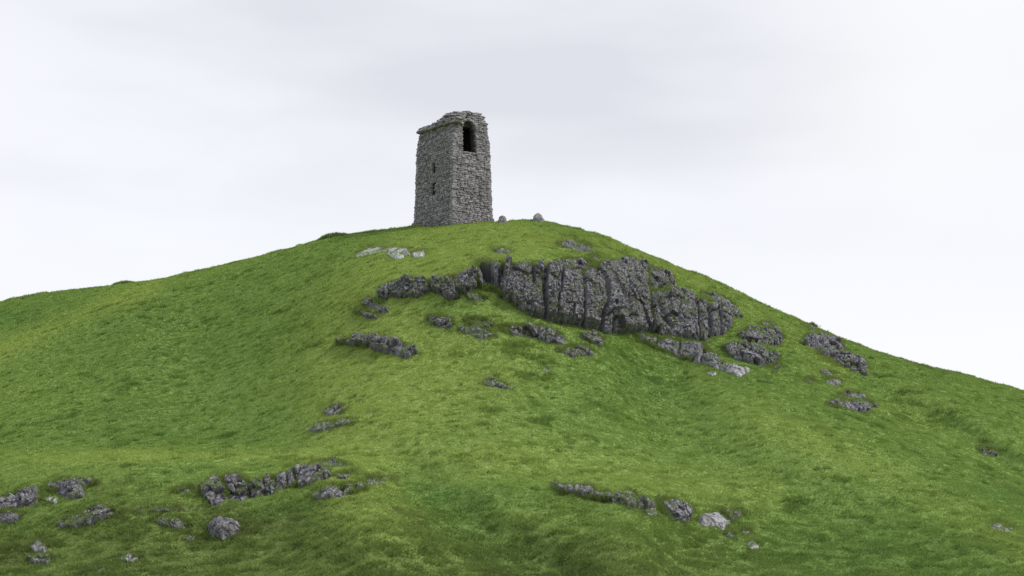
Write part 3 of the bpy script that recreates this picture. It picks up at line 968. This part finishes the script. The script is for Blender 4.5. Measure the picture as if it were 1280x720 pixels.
tp = cell(P3)
tn = cell(TN)
tdry_light = cell(dry.reshape(nu, ny))
tbrown = cell(brown.reshape(nu, ny))
tm = cell(TM)
keep = (tm < 0.25) | ((tm < 0.8) & (rng.random(n_tuft) < 0.10))
t_terr = terr(tp)
tuss = 0.35 * fbm(tp * (1.1, 1.1, 1.6), 3, 71) + 0.65 * t_terr
tlow = sstep(0.40, 0.33, t_terr)  # terracette dips: streak shadows painted as a darker blade tint
rush_shade = sstep(0.62, 0.74, fbm(tp * (0.55, 0.55, 0.8), 3, 73)) * sstep(0.45, 0.6, fbm(tp * 0.12, 2, 75))
rush_shade = np.maximum(rush_shade, 0.8 * sstep(0.70, 0.76, fbm(tp * (1.7, 1.7, 4.0), 2, 78)))
tv = HOR - tp[:, 2] / tp[:, 1] * F
tu = 640 + tp[:, 0] / tp[:, 1] * F
rush_shade = np.maximum(rush_shade, sstep(0.42, 0.60, fbm(tp * (1.1, 1.1, 5.0), 3, 79)) * sstep(585, 690, tv) * (0.65 + 0.35 * sstep(900, 300, tu)))  # lower slope's shade painted in as darker, taller tufts
tring = cell(ring.reshape(nu, ny))
tp, tn, tdry_light, tbrown, tuss, rush_shade, tring, tlow = tp[keep], tn[keep], tdry_light[keep], tbrown[keep], tuss[keep], rush_shade[keep], tring[keep], tlow[keep]
# weeds standing up along the skyline
wu = np.concatenate([rng.normal(c, 3.5, 26) for c in rng.uniform(20, 1270, 46)])
wk = np.interp(wu, US, DSKY) - rng.uniform(0, 1.0, len(wu))
wp_ = ray(wu, np.interp(wu, US, VSK) + 0.5, wk)
TURF_P.append(wp_)
TURF_N.append(np.tile(np.array((0, 0, 1.0)), (len(wu), 1)))
n_t = sum(len(x) for x in TURF_P)
kp = np.vstack(TURF_P + BROW_P)
nk = len(kp)
bn = np.vstack(TURF_N + BROW_N)
bn /= np.linalg.norm(bn, axis=1, keepdims=True)
tp = np.vstack([tp, kp])
tn = np.vstack([tn, bn])
tdry_light = np.append(tdry_light, 0.15 + 0.6 * rng.random(nk))
tbrown = np.append(tbrown, 0.10 + 0.4 * rng.random(nk) + 0.3 * (np.arange(nk) >= n_t))
tuss = np.append(tuss, np.full(nk, 0.55))
rush_shade = np.append(rush_shade, np.zeros(nk))
tlow = np.append(tlow, np.zeros(nk))
tring = np.append(tring, np.where(np.arange(nk) >= n_t - len(wu), 0.85, 0.0))
n_tuft = len(tp)
NB = 6
size = (0.072 + 0.070 * sstep(0.45, 0.74, tuss) + 0.13 * rush_shade + 0.02 * rng.random(n_tuft) + 0.10 * sstep(0.5, 1.0, tring)) * (tp[:, 1] / 110.0) ** 0.35
down = tn * (1, 1, 0)
down /= np.linalg.norm(down, axis=1, keepdims=True) + 1e-6
wind = np.array((0.75, -0.15, 0.0))
lean = wind * 0.55 + down * 0.45
k = np.repeat(np.arange(n_tuft), NB)
nb = len(k)
ang = rng.random(nb) * 2 * np.pi
rad = np.sqrt(rng.random(nb)) * 0.16
t1 = np.cross(tn[k], (0, 1, 0.1))
t1 /= np.linalg.norm(t1, axis=1, keepdims=True)
t2 = np.cross(tn[k], t1)
out = t1 * np.cos(ang)[:, None] + t2 * np.sin(ang)[:, None]
root = tp[k] + out * rad[:, None] - tn[k] * 0.03
L = size[k] * (0.6 + 0.8 * rng.random(nb))
dirv = tn[k] * 0.55 + np.array((0, 0, 0.4)) + out * (0.25 + 0.45 * rng.random(nb))[:, None] + lean[k] * (0.45 + 0.5 * rng.random(nb))[:, None]
dirv /= np.linalg.norm(dirv, axis=1, keepdims=True)
side = np.cross(dirv, tn[k] + 0.4 * rng.normal(size=(nb, 3)))
side /= np.linalg.norm(side, axis=1, keepdims=True) + 1e-6
wd = (0.022 + 0.022 * rng.random(nb)) * (tp[k, 1] / 100.0) ** 0.8
tip = root + dirv * L[:, None] + lean[k] * (0.18 * L)[:, None] * rng.random(nb)[:, None]
BV = np.stack([root - side * wd[:, None], root + side * wd[:, None], tip], 1).reshape(-1, 3)
tint = np.clip(0.5 + 0.22 * rng.normal(size=nb) - 0.42 * rush_shade[k] - 0.35 * tlow[k], 0, 1)
grass = link('grass', make_mesh('grass', BV, None, np.arange(3 * nb).reshape(-1, 3), mats=[M_BLADE],
                                attrs={'dry': np.repeat(tdry_light[k], 3), 'brown': np.repeat(tbrown[k] * 0.8, 3), 'tint': np.repeat(tint, 3)}))
tag(grass, 'short windswept grass covering the whole hill', 'grass', kind='stuff')
print('tufts', n_tuft, 'terrain', len(flat))

# ------------------------------------------------------------------ the tower
CY = 168.0
CXR = (565.5 - 640) / F * CY
CZ = (HOR - 279.0) / F * CY
TH = 36.0
dr = np.array((math.cos(R(TH)), math.sin(R(TH)), 0.0))       # along the face on the right
dl = np.array((-math.sin(R(TH)), math.cos(R(TH)), 0.0))      # along the face on the left
LR, LL = 5.25, 7.6
corner = np.array((CXR, CY, CZ))
walls = [(corner, dr, -dl, LR), (corner + dl * LL, -dl, -dr, LL), (corner + dr * LR, dl, dr, LL), (corner + dl * LL + dr * LR, -dr, dl, LR)]
tower_base = corner + dr * LR / 2 + dl * LL / 2
tower = bpy.data.objects.new('stone_tower', None)
COL.objects.link(tower)
tower.location = tower_base
tag(tower, 'ruined square tower of rough grey stone standing on the summit', 'tower')


def inset(h, flare=0.22):
    h = np.asarray(h, float)
    return np.where(h < 0.95, -flare - 0.02 * (0.9 - h), 0.030 * h - 0.02 + 0.14 * sstep(8.8, 10.6, h))


def wp(wi, wq, h, o):
    """point on wall wi: along, up, outward"""
    c, d, n, L = walls[wi]
    s = inset(h, 0.08)
    s0 = inset(h, 0.42 if wi == 1 else 0.08)
    wq = np.asarray(wq, float)
    a = s0 + wq / L * (L - s0 - s)
    return c + np.multiply.outer(a, d) + np.multiply.outer(np.asarray(o) - s, n) + np.multiply.outer(np.asarray(h, float) + 0 * a, (0, 0, 1.0))


# unit stone: a 3x3x3 cage with rounded corners
_g = [-1, 0, 1]
cage = [(x, y, z) for x in _g for y in _g for z in _g if (x, y, z) != (0, 0, 0)]
ci_ = {c: i for i, c in enumerate(cage)}
cage_q = []
for ax in range(3):
    for s in (-1, 1):
        for a in (-1, 0):
            for b in (-1, 0):
                f = []
                for da, db in ((0, 0), (1, 0), (1, 1), (0, 1)):
                    p = [0, 0, 0]
                    p[ax] = s
                    p[(ax + 1) % 3] = a + da
                    p[(ax + 2) % 3] = b + db
                    f.append(ci_[tuple(p)])
                cage_q.append(f if s > 0 else f[::-1])
cage = np.array(cage, float)
cage_q = np.array(cage_q)
_n = np.abs(cage).sum(1)
cage_r = cage * np.where(_n == 3, 0.80, np.where(_n == 2, 0.93, 1.0))[:, None]


class Stones:
    def __init__(self):
        self.V, self.Qd, self.t, self.n = [], [], [], 0

    def add(self, c, ax, ay, az, jit=0.10):
        """centre and three half-axis vectors"""
        k = cage_r * (1 + jit * rng.normal(size=cage_r.shape))
        self.V.append(c + k @ np.array([ax, ay, az]))
        self.Qd.append(cage_q + self.n)
        self.n += len(cage)
        self.t.append(np.full(len(cage), rng.random()))

    def build(self, name, parent, mat, origin):
        V = np.vstack(self.V) - origin
        return link(name, make_mesh(name, V, np.vstack(self.Qd), mats=[mat], attrs={'tint': np.concatenate(self.t)}), parent)


# openings: wall -> list of (w0, w1, h0, h1)
WIN = (1.42, 3.36, 7.95, 10.62)
ARCH_R = (WIN[1] - WIN[0]) / 2
ARCH_C = (WIN[0] + WIN[1]) / 2
SLITS = [(LL - 4.25, LL - 3.65, 5.95, 7.15), (LL - 4.3, LL - 3.65, 3.55, 4.9)]
openings = {0: [WIN], 1: SLITS, 2: [], 3: []}


def top_profile(wi, wq):
    if wi == 0:
        return np.interp(wq, [0, 0.3, 0.7, 1.05, 1.5, 1.75, 2.3, 2.6, 2.8, 3.4, 3.9, 4.25, 4.75, 5.15],
                         [11.0, 11.35, 11.9, 12.15, 12.05, 11.85, 11.75, 11.9, 12.25, 12.35, 12.35, 12.25, 12.0, 11.3])
    if wi == 1:
        return 11.0 + 0 * wq
    if wi == 2:
        return np.interp(wq, [0, 0.6, 2, 7.1], [11.3, 11.5, 11.4, 11.0])
    return 11.0 + 0 * wq


def hits(wi, w0, w1, h0, h1):
    for (a, b, c, d) in openings[wi]:
        if w1 > a and w0 < b and h1 > c + 0.06 and h0 < d - 0.06:
            return (a, b)
    return None


names_done = []
for wi in range(4):
    st = Stones()
    pl = Stones()
    c, d, n, L = walls[wi]
    h = -1.6
    row = 0
    while h < 12.5:
        ch = rng.uniform(0.15, 0.26)
        wq = -0.02 - (0.25 * rng.random())
        while wq < L:
            ln = rng.uniform(0.24, 0.66)
            w0, w1 = max(wq, -0.10), min(wq + ln, L + 0.10)
            wq += ln
            if w1 - w0 < 0.12:
                continue
            hm = h + ch / 2
            wm = (w0 + w1) / 2
            if hm > top_profile(wi, np.clip(wm, 0, L)) + rng.uniform(-0.1, 0.05):
                continue
            hit = hits(wi, w0, w1, h, h + ch)
            if hit:
                a, b = hit
                if w0 < a - 0.1 and w1 > a:
                    w1 = a + rng.uniform(-0.03, 0.04)
                elif w1 > b + 0.1 and w0 < b:
                    w0 = b + rng.uniform(-0.04, 0.03)
                else:
                    continue
                wm = (w0 + w1) / 2
            # the round head of the window
            if wi == 0 and hm > WIN[3] - 0.05:
                rr = math.hypot(wm - ARCH_C, hm - WIN[3] + 0.02)
                if rr < ARCH_R + 0.20:
                    continue
            o = rng.normal(0, 0.034) + 0.22 * (float(fbm(np.array([[wm * 0.9 + 9 * wi, hm * 1.3, 2.5]]), 3, 91)[0]) - 0.5) + (0.06 if rng.random() < 0.07 else 0)
            cc = wp(wi, wm, hm, o - 0.20)
            tilt = rng.normal(0, 0.03)
            dd_ = d * math.cos(tilt) + np.array((0, 0, 1)) * math.sin(tilt)
            depth = 0.26
            (pl if h < 0.75 else st).add(cc, dd_ * ((w1 - w0) / 2 - 0.004), n * depth, np.array((0, 0, ch / 2 * 1.0)))
        h += ch * 0.97
        row += 1
    st.build('wall', tower, M_STONE, tower_base)
    pl.build('plinth', tower, M_STONE, tower_base)

# wall cores behind the facing stones, with the openings left out
for wi in range(4):
    c, d, n, L = walls[wi]
    ws = sorted(set([0.12, L - 0.12] + [x for o in openings[wi] for x in (o[0], o[1])]))
    V, Qd = [], []
    for a, b in zip(ws[:-1], ws[1:]):
        gaps = sorted([(o[2], o[3] + (ARCH_R if wi == 0 else 0)) for o in openings[wi] if o[0] < (a + b) / 2 < o[1]])
        lo = -1.6
        topv = float(min(top_profile(wi, np.array([a, (a + b) / 2, b])))) - 0.18
        spans = []
        for (g0, g1) in gaps:
            spans.append((lo, g0))
            lo = g1
        spans.append((lo, topv))
        for (h0, h1) in spans:
            hh = np.linspace(h0, h1, max(2, int((h1 - h0) / 1.2) + 1))
            for ha, hb in zip(hh[:-1], hh[1:]):
                pts = []
                for hz in (ha, hb):
                    for (x, o) in ((a, -0.22), (b, -0.22), (b, -1.0), (a, -1.0)):
                        pts.append(wp(wi, x, hz, o))
                k0 = len(V)
                V += pts
                Qd += [[k0 + q for q in f] for f in ((0, 1, 5, 4), (1, 2, 6, 5), (2, 3, 7, 6), (3, 0, 4, 7), (3, 2, 1, 0), (4, 5, 6, 7))]
    if V:
        link('wall_core', make_mesh('wall_core', np.array(V) - tower_base, Qd, mats=[M_CORE]), tower)

# arched head of the window
ar = Stones()
c, d, n, L = walls[0]
NV = 9
for i in range(NV):
    a = math.pi * (i + 0.5) / NV
    r = ARCH_R + 0.13
    pc = wp(0, ARCH_C + r * math.cos(a), WIN[3] - 0.02 + r * math.sin(a) * 0.86, -0.24)
    rad_ = d * math.cos(a) + np.array((0, 0, 1)) * math.sin(a)
    tan_ = -d * math.sin(a) + np.array((0, 0, 1)) * math.cos(a)
    ar.add(pc, tan_ * 0.17, n * 0.33, rad_ * 0.17, 0.12)
    pc2 = wp(0, ARCH_C + r * math.cos(a), WIN[3] - 0.02 + r * math.sin(a) * 0.86, -0.75)
    ar.add(pc2, tan_ * 0.18, n * 0.33, rad_ * 0.17, 0.12)
ar.build('window_arch', tower, M_STONE, tower_base)
si = Stones()
for i in range(4):
    x = WIN[0] + (i + 0.5) * (WIN[1] - WIN[0]) / 4
    si.add(wp(0, x, WIN[2] - 0.04, -0.35), d * 0.22, n * 0.36, np.array((0, 0, 0.07)))
si.build('window_sill', tower, M_STONE, tower_base)
# slit windows: a lintel and a sill stone each
for (a, b, h0, h1) in SLITS:
    c1, d1, n1, L1 = walls[1]
    sl = Stones()
    sl.add(wp(1, (a + b) / 2, h1 + 0.06, -0.2), d1 * 0.40, n1 * 0.25, np.array((0, 0, 0.09)))
    slit = sl.build('slit_lintel', tower, M_STONE, tower_base)
    sl = Stones()
    sl.add(wp(1, (a + b) / 2, h0 - 0.05, -0.2), d1 * 0.36, n1 * 0.25, np.array((0, 0, 0.07)))
    sl.build('slit_sill', tower, M_STONE, tower_base)

# overhanging cornice slabs along the left face and round the corner to the window
co = Stones()
c1, d1, n1, L1 = walls[1]
x = -0.25
while x < L1 + 0.3:
    ln = rng.uniform(0.45, 0.95)
    co.add(wp(1, x + ln / 2, 11.02 + rng.normal(0, 0.03), rng.uniform(0.16, 0.30) - 0.30), d1 * ln / 2 * 1.03, n1 * 0.52, np.array((0, 0, rng.uniform(0.15, 0.2))), 0.11)
    if rng.random() < 0.9:
        co.add(wp(1, x + ln / 2 + 0.2, 11.33 + rng.normal(0, 0.05), rng.uniform(-0.05, 0.2) - 0.35), d1 * ln / 2, n1 * 0.45, np.array((0, 0, 0.15)), 0.14)
    x += ln
x = -0.2
while x < WIN[0] - 0.25:
    ln = rng.uniform(0.4, 0.7)
    co.add(wp(0, x + ln / 2, 10.98, 0.12 - 0.30), d * ln / 2 * 1.03, n * 0.45, np.array((0, 0, 0.14)), 0.09)
    x += ln
co.build('cornice', tower, M_STONE, tower_base)
co = Stones()
x = WIN[1] + 0.2
while x < LR - 0.5:
    ln = rng.uniform(0.4, 0.6)
    co.add(wp(0, x + ln / 2, 10.45, 0.02 - 0.30), d * ln / 2 * 1.03, n * 0.42, np.array((0, 0, 0.11)), 0.09)
    x += ln
co.build('cornice', tower, M_STONE, tower_base)

# rubble heaped on the broken top
rb = Stones()


def cap_h(p, q):
    return 11.15 + (1.05 * sstep(0.0, 1.25, p) * sstep(7.2, 1.6, q) + 0.12 * sstep(0, 1, p)) * sstep(LR, LR - 1.3, p)


GP, GQ = np.meshgrid(np.linspace(0.85, LR - 0.85, 14), np.linspace(0.95, LL - 0.85, 18), indexing='ij')
hz = cap_h(GP, GQ) - 0.22
capv = corner + GP[..., None] * dr + GQ[..., None] * dl + hz[..., None] * np.array((0, 0, 1.0))
capb = capv.copy()
capb[..., 2] = corner[2] + 10.8
ii = np.arange(GP.size).reshape(GP.shape)
tq = np.stack([ii[:-1, :-1], ii[1:, :-1], ii[1:, 1:], ii[:-1, 1:]], -1).reshape(-1, 4)
m_ = GP.size
rim = np.concatenate([ii[:, 0], ii[-1, 1:], ii[-2::-1, -1], ii[0, -2:0:-1]])
rim2 = np.roll(rim, -1)
sq = np.stack([rim, rim + m_, rim2 + m_, rim2], -1)
link('roof_core', make_mesh('roof_core', np.vstack([capv.reshape(-1, 3), capb.reshape(-1, 3)]) - tower_base,
                            np.vstack([tq, tq[:, ::-1] + m_, sq]), mats=[M_CORE]), tower)
for i in range(420):
    p, q_ = rng.uniform(0.35, LR - 0.5), rng.uniform(0.75, LL - 0.4)
    hh = cap_h(p, q_) + 0.5 * (float(fbm(np.array([[p * 0.8, q_ * 0.8, 4.0]]), 2, 95)[0]) - 0.5)
    yaw = rng.uniform(0, math.pi)
    ax = (dr * math.cos(yaw) + dl * math.sin(yaw)) * rng.uniform(0.22, 0.55)
    ay = (-dr * math.sin(yaw) + dl * math.cos(yaw)) * rng.uniform(0.18, 0.38)
    ax = ax + np.array((0, 0, rng.normal(0, 0.05)))
    rb.add(corner + dr * p + dl * q_ + np.array((0, 0, hh - 0.12 + rng.uniform(-0.1, 0.12))), ax, ay, np.array((0, 0, rng.uniform(0.08, 0.17))), 0.14)
rb.build('rubble_top', tower, M_STONE, tower_base)

# ------------------------------------------------------------------ two summit boulders


def ico(level=5):
    import bmesh
    bm = bmesh.new()
    bmesh.ops.create_icosphere(bm, subdivisions=level, radius=1.0)
    v = np.array([x.co[:] for x in bm.verts])
    f = np.array([[q.index for q in x.verts] for x in bm.faces])
    bm.free()
    return v, f


def boulder(name, label, u, vbase, wpx, hpx, pale, seed, taper=0.0, skew=0.0):
    d0 = bil(D, [u], [vbase])[0] - 0.6
    b0 = ray(u, vbase, d0)
    sx, sz = wpx / F * d0 / 2, hpx / F * d0
    v, f = ico(5)
    q = np.sign(v) * np.abs(v) ** 0.8
    q /= np.maximum(np.abs(q).max(), 1)
    q[:, 0] *= 1 - taper * sstep(-0.1, 1, q[:, 2])
    q[:, 0] += skew * sstep(0, 1, q[:, 2])
    nz = fbm(v * 2.1 + seed, 4, seed) - 0.5
    f1, f2, cid = worley(v * 1.7 + seed, seed)
    q *= (1 + 0.30 * nz + 0.14 * (cid - 0.5))[:, None]
    V = q * (sx, sx * 0.85, sz * 1.0)
    me = make_mesh(name, V, None, f, smooth=False, mats=[M_ROCK], attrs={'pale': np.full(len(V), pale)})
    o = link(name, me, loc=b0)
    tag(o, label, 'boulder')


boulder('boulder', 'small rounded grey boulder on the summit right beside the tower', 628, 279.0, 11.5, 9.0, 0.22, 5)
boulder('boulder', 'pointed grey boulder on the summit skyline, farther right of the tower', 673, 277.0, 16.5, 10.0, 0.30, 9, 0.22, -0.12)

# ------------------------------------------------------------------ low shrub on the left skyline


def blades_mesh(pts, lens, wd_, dirs, tint_, dry_, brown_):
    nbl = len(pts)
    side_ = np.cross(dirs, rng.normal(size=(nbl, 3)))
    side_ /= np.linalg.norm(side_, axis=1, keepdims=True)
    V = np.stack([pts - side_ * wd_, pts + side_ * wd_, pts + dirs * lens[:, None]], 1).reshape(-1, 3)
    return V, np.arange(3 * nbl).reshape(-1, 3)


def shrub(name, label, u0, u1, hpx, n_, dk):
    us = rng.uniform(u0, u1, n_)
    t_ = (us - u0) / (u1 - u0)
    vs2 = np.interp(us, US, VSK)
    ds = np.interp(us, US, DSKY) - rng.uniform(0.0, 1.6, n_)
    prof = np.sin(np.pi * np.clip(t_ * 1.0, 0, 1)) ** 0.6 * (1.15 - 0.5 * t_)
    up = rng.random(n_) * prof * hpx / F * ds
    p = ray(us, vs2 + 2.0, ds)
    p[:, 2] += up + 0.06
    dirs = rng.normal(size=(n_, 3)) * (1, 0.8, 0.6) + (0.2, 0, 0.6)
    dirs /= np.linalg.norm(dirs, axis=1, keepdims=True)
    o0 = p.mean(0)
    V, T = blades_mesh(p - o0, rng.uniform(0.10, 0.28, n_), 0.03, dirs, None, None, None)
    me = make_mesh(name, V, None, T, mats=[M_BLADE], attrs={'dry': np.full(len(V), 0.1), 'brown': np.full(len(V), 0.45), 'tint': np.repeat(rng.random(n_) * dk, 3)})
    o = link(name, me, loc=o0)
    tag(o, label, 'shrub')


shrub('shrub', 'low dark bush on the skyline left of the tower', 396, 438, 7.5, 4200, 0.4)
shrub('shrub', 'flat bush on the far left skyline shoulder', 138, 172, 5.0, 2200, 0.7)
